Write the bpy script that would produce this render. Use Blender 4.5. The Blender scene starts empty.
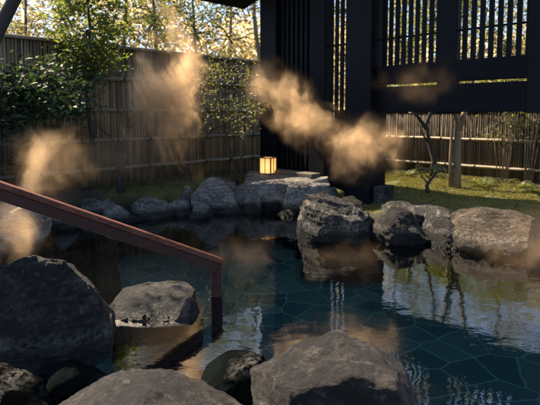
import bpy, bmesh, math, random
import numpy as np
from mathutils import Vector, Matrix
R = math.radians
random.seed(7)
scene = bpy.context.scene
COL = scene.collection

# ------------------------------------------------------------------ camera
F = 500.0; PITCH = R(4.5); HC = 1.3
SHIFT = 88.5 - F * math.tan(PITCH)
cam_d = bpy.data.cameras.new('camera'); cam = bpy.data.objects.new('camera', cam_d); COL.objects.link(cam)
cam_d.sensor_width = 36; cam_d.lens = F / 540 * 36
cam_d.shift_y = -SHIFT / 540
cam_d.clip_start = 0.05; cam_d.clip_end = 2000
cam.location = (0, 0, HC); cam.rotation_euler = (R(90) - PITCH, 0, 0)
cam_d.dof.use_dof = True; cam_d.dof.focus_distance = 3.0; cam_d.dof.aperture_fstop = 3.0
scene.camera = cam

def ray(px, py):
    x = (px - 270) / F; v = -(py - 202.5 + SHIFT) / F
    c, s = math.cos(PITCH), math.sin(PITCH)
    return Vector((x, c + v * s, v * c - s))
def at_y(px, py, Y):
    d = ray(px, py); return Vector((0, 0, HC)) + d * (Y / d.y)
def at_z(px, py, z):
    d = ray(px, py); return Vector((0, 0, HC)) + d * ((z - HC) / d.z)

# ------------------------------------------------------------------ tags
def tag(o, label=None, cat=None, group=None, kind=None):
    if label: o['label'] = label
    if cat: o['category'] = cat
    if group: o['group'] = group
    if kind: o['kind'] = kind
    return o
def empty(name, loc=(0, 0, 0), rz=0.0):
    o = bpy.data.objects.new(name, None); COL.objects.link(o)
    o.location = loc; o.rotation_euler = (0, 0, rz); o.empty_display_size = .1
    return o

# ------------------------------------------------------------------ noise
def _hash(ix, iy, iz, seed):
    h = (ix * 374761393 + iy * 668265263 + iz * 2147483647 + seed * 1274126177) & 0xFFFFFFFF
    h = ((h ^ (h >> 13)) * 1274126177) & 0xFFFFFFFF
    h = ((h ^ (h >> 16)) * 2246822519) & 0xFFFFFFFF
    return ((h ^ (h >> 15)) & 0xFFFFFF) / float(0xFFFFFF)
def vnoise(P, seed=0):
    P = np.asarray(P, dtype=np.float64); I = np.floor(P).astype(np.int64); f = P - I
    f = f * f * f * (f * (f * 6 - 15) + 10)
    out = 0
    for dx in (0, 1):
        for dy in (0, 1):
            for dz in (0, 1):
                w = (f[:, 0] if dx else 1 - f[:, 0]) * (f[:, 1] if dy else 1 - f[:, 1]) * (f[:, 2] if dz else 1 - f[:, 2])
                out = out + w * _hash(I[:, 0] + dx, I[:, 1] + dy, I[:, 2] + dz, seed)
    return out
def fbm(P, seed=0, octs=4, gain=.5):
    a, s, t = 1.0, 0, 0
    for k in range(octs):
        s = s + a * (vnoise(P * (2.03 ** k), seed + k * 17) - .5); t += a; a *= gain
    return s / t * 2
def ridged(P, seed=0, octs=3):
    a, s, t = 1.0, 0, 0
    for k in range(octs):
        s = s + a * (1 - np.abs(2 * vnoise(P * (2.1 ** k), seed + k * 31) - 1)); t += a; a *= .55
    return s / t

# ------------------------------------------------------------------ mesh building
class MB:
    def __init__(self): self.v = []; self.f = []; self.t = []
    def add(self, vs, fs, tone=.5):
        b = len(self.v); self.v += [tuple(p) for p in vs]; self.f += [tuple(i + b for i in f) for f in fs]
        self.t += [tone] * len(vs)
    def box(self, x0, x1, y0, y1, z0, z1, tone=.5):
        vs = [(x, y, z) for z in (z0, z1) for y in (y0, y1) for x in (x0, x1)]
        self.add(vs, [(0, 2, 3, 1), (4, 5, 7, 6), (0, 1, 5, 4), (2, 6, 7, 3), (0, 4, 6, 2), (1, 3, 7, 5)], tone)
    def tube(self, pts, rad, n=8, tone=.5, cap=True):
        pts = [Vector(p) for p in pts]; vs = []; fs = []
        up = Vector((0, 0, 1)); prev = None
        for i, p in enumerate(pts):
            d = (pts[min(i + 1, len(pts) - 1)] - pts[max(i - 1, 0)]).normalized()
            if prev is None:
                a = d.cross(up if abs(d.z) < .9 else Vector((1, 0, 0))).normalized()
            else:
                a = (prev - d * prev.dot(d)).normalized()
            prev = a; b = d.cross(a)
            r = rad[i] if hasattr(rad, '__len__') else rad
            for k in range(n):
                t = 2 * math.pi * k / n
                vs.append(p + a * (r * math.cos(t)) + b * (r * math.sin(t)))
        for i in range(len(pts) - 1):
            for k in range(n):
                k2 = (k + 1) % n
                fs.append((i * n + k, i * n + k2, (i + 1) * n + k2, (i + 1) * n + k))
        if cap:
            fs.append(tuple(range(n))[::-1]); fs.append(tuple((len(pts) - 1) * n + k for k in range(n)))
        self.add(vs, fs, tone)
    def build(self, name, mat, parent=None, smooth=False, bevel=0):
        me = bpy.data.meshes.new(name); me.from_pydata(self.v, [], self.f); me.update()
        a = me.attributes.new('tone', 'FLOAT', 'POINT'); a.data.foreach_set('value', self.t)
        me.materials.append(mat)
        if smooth: me.polygons.foreach_set('use_smooth', [True] * len(me.polygons))
        o = bpy.data.objects.new(name, me); COL.objects.link(o)
        if parent: o.parent = parent
        if bevel:
            m = o.modifiers.new('bevel', 'BEVEL'); m.width = bevel; m.segments = 2; m.limit_method = 'ANGLE'
        return o

def np_mesh(name, V, Fq, mat, parent=None, tone=None, smooth=False):
    me = bpy.data.meshes.new(name); n = len(V); k = Fq.shape[1]
    me.vertices.add(n); me.vertices.foreach_set('co', np.asarray(V, np.float32).ravel())
    me.loops.add(Fq.size); me.loops.foreach_set('vertex_index', Fq.astype(np.int32).ravel())
    me.polygons.add(len(Fq)); me.polygons.foreach_set('loop_start', np.arange(0, Fq.size, k, dtype=np.int32))
    me.update(calc_edges=True); me.validate()
    if tone is not None:
        a = me.attributes.new('tone', 'FLOAT', 'POINT'); a.data.foreach_set('value', np.asarray(tone, np.float32))
    if smooth: me.polygons.foreach_set('use_smooth', [True] * len(me.polygons))
    me.materials.append(mat)
    o = bpy.data.objects.new(name, me); COL.objects.link(o)
    if parent: o.parent = parent
    return o

# ------------------------------------------------------------------ materials
class NT:
    def __init__(self, name):
        self.m = bpy.data.materials.new(name); self.m.use_nodes = True
        self.t = self.m.node_tree; self.t.nodes.clear()
        self.out = self.t.nodes.new('ShaderNodeOutputMaterial')
    def n(self, typ, _ins=None, **kw):
        nd = self.t.nodes.new('ShaderNode' + typ)
        for k, v in kw.items(): setattr(nd, k, v)
        for k, v in (_ins or {}).items():
            s = nd.inputs[k]
            if isinstance(v, bpy.types.NodeSocket): self.t.links.new(v, s)
            else: s.default_value = v
        return nd
    def link(self, a, b): self.t.links.new(a, b)
    def ramp(self, fac, stops, interp='LINEAR'):
        nd = self.n('ValToRGB', {'Fac': fac}); cr = nd.color_ramp; cr.interpolation = interp
        while len(cr.elements) < len(stops): cr.elements.new(.5)
        for e, (p, c) in zip(cr.elements, stops):
            e.position = p; e.color = (c[0], c[1], c[2], 1) if hasattr(c, '__len__') else (c, c, c, 1)
        return nd.outputs['Color']
    def mix(self, fac, a, b, blend='MIX'):
        nd = self.n('Mix', data_type='RGBA', blend_type=blend)
        for s, v in ((nd.inputs[0], fac), (nd.inputs[6], a), (nd.inputs[7], b)):
            if isinstance(v, bpy.types.NodeSocket): self.link(v, s)
            else: s.default_value = (v[0], v[1], v[2], 1) if hasattr(v, '__len__') else v
        return nd.outputs[2]
    def math(self, op, a, b=0.0, c=0.0, clamp=False):
        nd = self.n('Math', operation=op, use_clamp=clamp)
        for i, v in enumerate((a, b, c)):
            if isinstance(v, bpy.types.NodeSocket): self.link(v, nd.inputs[i])
            else: nd.inputs[i].default_value = v
        return nd.outputs[0]
    def noise(self, vec, scale, detail=4, rough=.55, dist=0.0, out='Fac'):
        return self.n('TexNoise', {'Vector': vec, 'Scale': scale, 'Detail': detail, 'Roughness': rough, 'Distortion': dist}).outputs[out]
    def mapping(self, vec, scale=(1, 1, 1), rot=(0, 0, 0), loc=(0, 0, 0)):
        return self.n('Mapping', {'Vector': vec, 'Scale': scale, 'Rotation': rot, 'Location': loc}).outputs[0]
    def attr(self, name): return self.n('Attribute', attribute_name=name).outputs['Fac']
    def surf(self, sh): self.link(sh, self.out.inputs['Surface']); return self.m
    def bsdf(self, color, rough=.7, normal=None, **kw):
        ins = {'Base Color': color if isinstance(color, bpy.types.NodeSocket) else (*color, 1), 'Roughness': rough}
        if normal is not None: ins['Normal'] = normal
        ins.update(kw)
        return self.n('BsdfPrincipled', ins).outputs[0]
    def bump(self, h, strength=.5, dist=.02, normal=None):
        ins = {'Height': h, 'Strength': strength, 'Distance': dist}
        if normal is not None: ins['Normal'] = normal
        return self.n('Bump', ins).outputs[0]

def rock_material(name, dark, mid, light, lichen=.5, bump=.6, wet=True, spec=.18):
    N = NT(name); tc = N.n('TexCoord').outputs['Object']; geo = N.n('NewGeometry').outputs['Position']
    rnd = N.n('ObjectInfo').outputs['Random']
    off = N.n('CombineXYZ', {'X': N.math('MULTIPLY', rnd, 31.0), 'Y': N.math('MULTIPLY', rnd, 17.0), 'Z': rnd}).outputs[0]
    v = N.n('VectorMath', {0: geo, 1: off}, operation='ADD').outputs[0]
    n1 = N.noise(v, 5, 8, .62, .4)
    n2 = N.noise(v, 38, 6, .65)
    n3 = N.noise(v, 120, 5, .75)
    st = N.noise(N.mapping(v, (3, 3, 22), (.35, .2, 0)), 2.2, 6, .6, .6)
    col = N.ramp(N.math('ADD', N.math('MULTIPLY', n1, .5), N.math('MULTIPLY', n2, .5)), [(.39, dark), (.51, mid), (.66, light)])
    col = N.mix(N.math('MULTIPLY', N.ramp(st, [(.44, 0), (.56, 1)]), .62), col, dark)
    lf = N.ramp(N.noise(v, 13, 9, .7, .3), [(.56, 0), (.63, 1)])
    sp = N.ramp(n3, [(.45, 0), (.62, 1)])
    col = N.mix(N.math('MULTIPLY', N.math('MULTIPLY', lf, lichen), N.math('ADD', N.math('MULTIPLY', sp, .6), .4)), col, (.33, .31, .26))
    vor = N.n('TexVoronoi', {'Vector': N.n('VectorMath', {0: v, 1: N.noise(v, 4, 4, .6, 0, 'Color')}, operation='ADD').outputs[0], 'Scale': 2.3}, feature='DISTANCE_TO_EDGE').outputs['Distance']
    crack = N.math('MAXIMUM', N.ramp(vor, [(.0, 0), (.02, 1)]), N.ramp(N.noise(v, 1.7, 3), [(.42, 0), (.5, 1)]))
    col = N.mix(N.math('MULTIPLY', N.math('SUBTRACT', 1, crack), .6), col, (.02, .018, .016))
    z = N.n('SeparateXYZ', {0: geo}).outputs['Z']
    rough = .78
    if wet:
        zz = N.math('SUBTRACT', z, N.math('MULTIPLY', n1, .12))
        w = N.ramp(N.math('MULTIPLY', zz, 8, clamp=True), [(0, 1), (.6, 0)])
        crust = N.ramp(N.math('MULTIPLY', zz, 6, clamp=True), [(.25, 0), (.5, 1), (.75, 0)])
        col = N.mix(N.math('MULTIPLY', crust, N.math('MULTIPLY', N.ramp(n2, [(.4, 0), (.6, 1)]), .4)), col, (.26, .25, .22))
        col = N.mix(w, col, N.mix(.85, col, (.008, .011, .011)))
        rough = N.math('SUBTRACT', N.math('SUBTRACT', .88, N.math('MULTIPLY', n2, .35)), N.math('MULTIPLY', w, .35))
    h = N.math('ADD', N.math('MULTIPLY', n2, .7), N.math('ADD', N.math('MULTIPLY', n3, .42), N.math('ADD', N.math('MULTIPLY', crack, .5), N.math('MULTIPLY', st, .5))))
    nb = N.bump(h, bump, .04)
    return N.surf(N.bsdf(col, rough, nb, **{'Specular IOR Level': spec}))

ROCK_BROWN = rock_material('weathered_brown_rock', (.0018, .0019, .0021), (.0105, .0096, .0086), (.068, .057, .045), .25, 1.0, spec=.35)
ROCK_TAN = rock_material('tan_smooth_rock', (.016, .013, .010), (.075, .059, .044), (.19, .15, .11), .5, .9)
ROCK_GREY = rock_material('grey_rock', (.012, .013, .0135), (.055, .055, .052), (.19, .18, .16), .8, 1.0)
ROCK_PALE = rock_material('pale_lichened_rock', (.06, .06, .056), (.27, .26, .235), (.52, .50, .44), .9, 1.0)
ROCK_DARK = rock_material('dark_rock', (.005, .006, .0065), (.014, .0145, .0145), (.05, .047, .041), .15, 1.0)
ROCK_SHADE = rock_material('shade_black_rock', (.001, .0013, .0016), (.0025, .003, .0034), (.007, .0072, .007), .0, .9, spec=.0)  # shade around the low foreground stones is put into this near-black colour

def mat_leaf(name, stops, trans=.45, rough=.45, gain=(2.6, 2.2, .9)):
    N = NT(name); t = N.attr('tone')
    col = N.ramp(t, stops)
    p = N.bsdf(col, rough, **{'Specular IOR Level': .4})
    tl = N.n('BsdfTranslucent', {'Color': N.mix(1.0, col, gain, 'MULTIPLY')}).outputs[0]
    return N.surf(N.n('MixShader', {0: trans, 1: p, 2: tl}).outputs[0])
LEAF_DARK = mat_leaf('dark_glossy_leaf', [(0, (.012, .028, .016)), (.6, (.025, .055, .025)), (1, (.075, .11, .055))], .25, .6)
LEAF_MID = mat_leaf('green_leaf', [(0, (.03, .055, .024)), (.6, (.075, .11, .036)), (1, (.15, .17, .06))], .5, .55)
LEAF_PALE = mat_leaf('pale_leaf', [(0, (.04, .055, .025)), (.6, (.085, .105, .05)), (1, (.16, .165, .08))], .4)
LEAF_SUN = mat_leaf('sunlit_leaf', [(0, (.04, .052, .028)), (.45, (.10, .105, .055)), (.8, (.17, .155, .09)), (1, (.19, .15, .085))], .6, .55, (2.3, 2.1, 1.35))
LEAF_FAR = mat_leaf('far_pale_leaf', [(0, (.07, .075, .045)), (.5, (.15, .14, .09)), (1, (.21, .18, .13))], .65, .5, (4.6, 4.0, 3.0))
LEAF_FERN = mat_leaf('fern_leaf', [(0, (.02, .035, .012)), (1, (.10, .12, .03))], .4)

def mat_bark(name, a, b):
    N = NT(name); v = N.n('NewGeometry').outputs['Position']
    n = N.noise(N.mapping(v, (9, 9, 2.2)), 3, 7, .65, .5); n2 = N.noise(v, 14, 5, .6)
    col = N.mix(n2, N.ramp(n, [(.35, a), (.65, b)]), N.ramp(n, [(.4, b), (.7, (b[0] * .7, b[1] * .8, b[2] * .7))]))
    return N.surf(N.bsdf(col, .85, N.bump(n, .7, .01)))
BARK = mat_bark('grey_brown_bark', (.03, .025, .02), (.13, .10, .07))
BARK_DARK = mat_bark('dark_bark', (.012, .011, .011), (.045, .038, .032))
BARK_PALE = mat_bark('pale_smooth_bark', (.12, .085, .05), (.27, .20, .125))

def mat_wood(name, a, b, rough=.6, grain='Z', bump=.15, scale=14, spec=.35):
    N = NT(name); v = N.n('TexCoord').outputs['Object']
    sc = {'X': (1.2, scale, scale), 'Y': (scale, 1.2, scale), 'Z': (scale, scale, 1.2)}[grain]
    n = N.noise(N.mapping(v, sc), 2.5, 6, .6, .8); n2 = N.noise(v, 1.4, 3)
    col = N.ramp(N.math('ADD', N.math('MULTIPLY', n, .75), N.math('MULTIPLY', n2, .25)), [(.35, a), (.68, b)])
    return N.surf(N.bsdf(col, rough, N.bump(n, bump, .004), **{'Specular IOR Level': spec}))
WALL_UP = mat_wood('black_stained_timber', (.0008, .0018, .0034), (.0042, .0070, .0112), .62, spec=.12, bump=.35)
WALL_ALONG = mat_wood('black_stained_beam', (.0011, .0021, .0036), (.003, .005, .008), .7, 'X', spec=.12)
SILL = mat_wood('weathered_sill_timber', (.05, .046, .04), (.14, .125, .10), .7, 'X')
ROOF_UNDER = mat_wood('dark_roof_timber', (.0015, .0025, .004), (.004, .006, .009), .8, 'X', spec=.1)
RAIL_RED = mat_wood('red_brown_lacquer', (.045, .015, .009), (.19, .064, .032), .45, 'X', .2, 9)
RAIL_DARK = mat_wood('dark_brown_lacquer', (.028, .010, .008), (.06, .02, .014), .45, 'X', .08)
LAMP_WOOD = mat_wood('lantern_cedar', (.05, .025, .012), (.11, .055, .025), .6)

def mat_bamboo(name, a, b, c):
    N = NT(name); v = N.n('TexCoord').outputs['Object']; t = N.attr('tone')
    n = N.noise(N.mapping(v, (16, 16, 1.6)), 2.2, 6, .65, .3)
    n2 = N.noise(v, .8, 4, .6); n3 = N.noise(N.mapping(v, (20, 20, 3)), 4, 3)
    base = N.ramp(t, [(0, a), (.5, b), (1, c)])
    col = N.mix(N.math('MULTIPLY', N.ramp(n, [(.4, 0), (.7, 1)]), .65), base, a)
    col = N.mix(N.math('MULTIPLY', N.ramp(n2, [(.42, 0), (.66, 1)]), .55), col, (a[0] * .5, a[1] * .55, a[2] * .6))
    return N.surf(N.bsdf(col, .55, N.bump(n3, .25, .004)))
BAMBOO = mat_bamboo('aged_bamboo', (.085, .058, .033), (.24, .165, .09), (.38, .275, .155))
BAMBOO_R = mat_bamboo('split_bamboo', (.075, .052, .03), (.17, .118, .066), (.25, .178, .10))
BAMBOO_RAIL = mat_bamboo('bamboo_rail', (.12, .095, .06), (.24, .19, .125), (.34, .28, .19))
ROPE = mat_wood('dark_palm_rope', (.008, .006, .005), (.025, .02, .016), .9)
BACKING = mat_wood('fence_backing_board', (.015, .012, .010), (.035, .028, .02), .8)

# ground
def mat_ground():
    N = NT('moss_and_earth'); v = N.n('NewGeometry').outputs['Position']
    n1 = N.noise(v, .9, 6, .6, .4); n2 = N.noise(v, 7, 7, .65); n3 = N.noise(v, 60, 4, .7)
    x = N.n('SeparateXYZ', {0: v}).outputs['X']
    moss = N.ramp(N.math('ADD', N.math('MULTIPLY', n2, .6), N.math('MULTIPLY', n3, .4)), [(.32, (.035, .042, .010)), (.5, (.085, .09, .018)), (.68, (.15, .14, .035))])
    dirt = N.ramp(N.math('ADD', N.math('MULTIPLY', n2, .5), N.math('MULTIPLY', n3, .5)), [(.32, (.014, .012, .009)), (.55, (.05, .04, .028)), (.72, (.13, .10, .07))])
    # moss grows thick on the garden to the right, in patches on the left
    f = N.math('ADD', N.math('MULTIPLY', N.math('ADD', x, 2.7), .36), N.math('MULTIPLY', N.math('SUBTRACT', n1, .5), 2.6), clamp=True)
    y = N.n('SeparateXYZ', {0: v}).outputs['Y']
    f = N.math('MULTIPLY', N.ramp(f, [(.2, 0), (.55, 1)]), N.math('SUBTRACT', y, 3.6, clamp=True))
    col = N.mix(f, dirt, moss)
    z = N.n('SeparateXYZ', {0: v}).outputs['Z']
    below = N.ramp(N.math('MULTIPLY', N.math('ADD', z, .0), 5, clamp=True), [(.1, 1), (.75, 0)])
    col = N.mix(below, col, (.022, .022, .02))
    return N.surf(N.bsdf(col, .9, N.bump(N.math('ADD', n2, n3), .9, .03)))
GROUND = mat_ground()

def mat_floor():
    N = NT('flagstone_pool_floor'); v = N.n('NewGeometry').outputs['Position']
    vv = N.n('VectorMath', {0: N.mapping(v, (1, 1, 0)), 1: N.mapping(N.noise(v, 2.2, 2, .5, 0, 'Color'), (.10, .10, 0))}, operation='ADD').outputs[0]
    d = N.n('TexVoronoi', {'Vector': vv, 'Scale': 3.7, 'Randomness': 1.0}, voronoi_dimensions='2D', feature='DISTANCE_TO_EDGE').outputs['Distance']
    c = N.n('TexVoronoi', {'Vector': vv, 'Scale': 3.7, 'Randomness': 1.0}, voronoi_dimensions='2D').outputs['Color']
    cid = N.n('SeparateColor', {0: c}).outputs[0]
    n = N.noise(v, 12, 6, .6)
    stone = N.mix(N.math('MULTIPLY', n, .6), N.ramp(cid, [(0, (.06, .125, .13)), (.5, (.135, .20, .195)), (1, (.27, .30, .27))]), (.05, .10, .10))
    j = N.ramp(N.math('ADD', d, N.math('MULTIPLY', N.math('SUBTRACT', N.noise(v, 25, 3), .5), .03)), [(.012, 1), (.04, 0)])
    col = N.mix(N.math('MULTIPLY', j, .62), stone, (.50, .53, .48))
    return N.surf(N.bsdf(col, .7, N.bump(N.ramp(d, [(0, 0), (.05, 1)]), .4, .01)))
FLOOR = mat_floor()

def mat_water():
    N = NT('onsen_water'); v = N.n('NewGeometry').outputs['Position']
    a = N.noise(N.mapping(v, (1, 1.3, 1)), 3.2, 2, .5, .4); b = N.noise(N.mapping(v, (1, 1.6, 1), (0, 0, .4)), 17, 3, .55, .3)
    h = N.math('ADD', N.math('MULTIPLY', a, 1.0), N.math('MULTIPLY', b, .16))
    nb = N.bump(h, .032, .09)
    fr = N.n('Fresnel', {'IOR': 2.25, 'Normal': nb}).outputs[0]
    tr = N.n('BsdfTransparent', {'Color': (.50, .82, .84, 1)}).outputs[0]
    gl = N.n('BsdfGlossy', {'Color': (1, 1, 1, 1), 'Roughness': .015, 'Normal': nb}).outputs[0]
    return N.surf(N.n('MixShader', {0: fr, 1: tr, 2: gl}).outputs[0])
WATER = mat_water()

def mat_paper():
    N = NT('lantern_paper'); v = N.n('TexCoord').outputs['Object']
    n = N.noise(v, 60, 4); zz = N.n('SeparateXYZ', {0: v}).outputs['Z']
    r = N.n('VectorMath', {0: N.mapping(v, (1, 1, .8), (0, 0, 0), (0, 0, -.09))}, operation='LENGTH').outputs['Value']
    e = N.math('MULTIPLY', N.math('ADD', N.ramp(r, [(.08, 1), (.16, .42)]), N.math('MULTIPLY', n, .1)), .56)
    return N.surf(N.bsdf((.8, .6, .35), .9, None, **{'Emission Color': (1.0, .46, .11, 1), 'Emission Strength': e}))
PAPER = mat_paper()

def mat_steam(name, dens, scale, seed, lo=.42, hi=.86, stretch=(1, 1, .85), rot=(0, 0, 0)):
    N = NT(name); tc = N.n('TexCoord').outputs['Object']; v = N.n('NewGeometry').outputs['Position']
    off = N.mapping(v, stretch, rot, (seed * 7.3, seed * 3.1, seed * 1.7))
    wv = N.n('VectorMath', {0: N.noise(off, scale * .8, 3, .6, 0, 'Color'), 1: (.5, .5, .5)}, operation='SUBTRACT').outputs[0]
    wob = N.n('VectorMath', {0: tc, 1: N.n('VectorMath', {0: wv, 'Scale': 2.2}, operation='SCALE').outputs[0]}, operation='ADD').outputs[0]
    r0 = N.n('VectorMath', {0: tc}, operation='LENGTH').outputs['Value']
    r = N.n('VectorMath', {0: wob}, operation='LENGTH').outputs['Value']
    edge = N.n('MapRange', {'Value': r0, 'From Min': .4, 'From Max': 1.0, 'To Min': 1.0, 'To Max': 0.0}, interpolation_type='SMOOTHSTEP').outputs[0]
    fall = N.n('MapRange', {'Value': r, 'From Min': .0, 'From Max': 1.0, 'To Min': 1.0, 'To Max': 0.0}, interpolation_type='SMOOTHSTEP').outputs[0]
    n = N.noise(N.n('VectorMath', {0: off, 1: N.n('VectorMath', {0: wv, 'Scale': .5}, operation='SCALE').outputs[0]}, operation='ADD').outputs[0], scale * 1.9, 8, .6, .6)
    bias = N.math('ADD', n, N.math('MULTIPLY', N.math('SUBTRACT', fall, .5), .34))
    w = N.n('MapRange', {'Value': bias, 'From Min': lo, 'From Max': hi, 'To Min': 0.0, 'To Max': 1.0}).outputs[0]
    w = N.math('POWER', w, 1.5)
    d = N.math('MULTIPLY', N.math('MULTIPLY', N.math('ADD', w, N.math('MULTIPLY', fall, .04)), edge), dens)
    vol = N.n('VolumePrincipled', {'Color': (1.0, .72, .43, 1), 'Density': d, 'Anisotropy': .3}).outputs[0]  # warm light tint is put into the steam colour itself
    N.link(vol, N.out.inputs['Volume'])
    return N.m

# ------------------------------------------------------------------ world, sun
SUN_AZ = math.atan2(-.80, .60)        # angle from +Y, positive towards +X
SUN_EL = R(50)
w = bpy.data.worlds.new('World'); scene.world = w; w.use_nodes = True
nt = w.node_tree; sky = nt.nodes.new('ShaderNodeTexSky'); sky.sky_type = 'NISHITA'; sky.sun_disc = False
sky.sun_elevation = SUN_EL; sky.sun_rotation = SUN_AZ; sky.air_density = 1.0; sky.dust_density = 3.0; sky.ozone_density = 5.0
bg = nt.nodes['Background']; bg.inputs['Strength'].default_value = .09
nt.links.new(sky.outputs[0], bg.inputs[0])
sd = bpy.data.lights.new('sun', 'SUN'); sd.energy = 5.0; sd.angle = R(.5); sd.color = (1, .80, .56)
so = bpy.data.objects.new('sun', sd); COL.objects.link(so)
tosun = Vector((math.sin(SUN_AZ) * math.cos(SUN_EL), math.cos(SUN_AZ) * math.cos(SUN_EL), math.sin(SUN_EL)))
so.rotation_euler = tosun.to_track_quat('Z', 'Y').to_euler(); so.location = (-5, 5, 10)

# ------------------------------------------------------------------ terrain
POOL = [(-3.2, 3.9), (-2.75, 5.2), (-2.15, 6.15), (-1.35, 6.55), (-.5, 6.75), (-.05, 6.85), (.45, 6.55), (.85, 6.1), (1.3, 5.65), (1.8, 5.45), (2.15, 4.9), (3.2, 4.3),
        (4.6, 3.9), (5.2, 1.2), (1.5, .5), (.95, 1.2), (.62, 1.85), (-.25, 2.2), (-.5, 2.1), (-.75, 2.5), (-1.15, 2.75), (-1.8, 3.0), (-2.5, 3.2)]
def pool_sd(P):
    """signed distance to the pool outline, positive outside"""
    n = len(POOL); d = np.full(len(P), 1e9); ins = np.zeros(len(P), bool)
    for i in range(n):
        a = np.array(POOL[i]); b = np.array(POOL[(i + 1) % n]); ab = b - a
        t = np.clip(((P - a) @ ab) / (ab @ ab), 0, 1); q = a + t[:, None] * ab
        d = np.minimum(d, np.hypot(*(P - q).T))
        c = ((a[1] > P[:, 1]) != (b[1] > P[:, 1])) & (P[:, 0] < (b[0] - a[0]) * (P[:, 1] - a[1]) / (b[1] - a[1] + 1e-12) + a[0])
        ins ^= c
    return np.where(ins, -d, d)
def ground_h(P):
    P = np.asarray(P, float); s = pool_sd(P); t = np.clip((s + .12) / .42, 0, 1); t = t * t * (3 - 2 * t)
    P3 = np.c_[P, np.zeros(len(P))]
    g = .27 + .06 * fbm(P3 * .8, 5, 3) + .02 * fbm(P3 * 3.5, 8, 3) - .03 * np.clip(P[:, 0] * .4, -1, 1)
    g = g - .2 * np.clip(1.3 - np.hypot(P[:, 0] - 1.15, P[:, 1] - 6.35) / .75, 0, 1)
    nr = np.clip((3.6 - P[:, 1]) / .8, 0, 1) * np.clip((4 - np.abs(P[:, 0])) , 0, 1)
    g = g * (1 - nr) - .02 * nr
    near = np.hypot(P[:, 0], P[:, 1]) < 40
    g = np.where(near, g, .27)
    return -.75 + t * (g + .75)
xs = np.concatenate([[-400, -150, -60, -30, -18], np.arange(-12, 13.01, .09), [18, 30, 60, 150, 400]])
ys = np.concatenate([[-400, -120, -40, -15, -6], np.arange(-3, 20.01, .09), [28, 40, 70, 150, 400]])
XX, YY = np.meshgrid(xs, ys); P = np.c_[XX.ravel(), YY.ravel()]
nx, ny = len(xs), len(ys); idx = np.arange(nx * ny).reshape(ny, nx)
Q = np.c_[idx[:-1, :-1].ravel(), idx[:-1, 1:].ravel(), idx[1:, 1:].ravel(), idx[1:, :-1].ravel()]
gr = np_mesh('ground', np.c_[P, ground_h(P)], Q, GROUND, smooth=True)
tag(gr, 'mossy garden earth around the rock pool', 'ground', kind='structure')
def gz(x, y): return float(ground_h(np.array([[x, y]]))[0])

# pool floor and water
b = MB(); b.add([(-4, .2, -.42), (6, .2, -.42), (6, 7.6, -.42), (-4, 7.6, -.42)], [(0, 1, 2, 3)])
tag(b.build('pool_floor', FLOOR), 'crazy paved flagstone floor under the pool water', 'pool floor', kind='structure')
b = MB(); b.add([(-4, .2, 0), (6, .2, 0), (6, 7.6, 0), (-4, 7.6, 0)], [(0, 1, 2, 3)])
tag(b.build('pool_water', WATER), 'dark teal hot spring water mirroring trees and timber', 'water', kind='structure')

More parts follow.
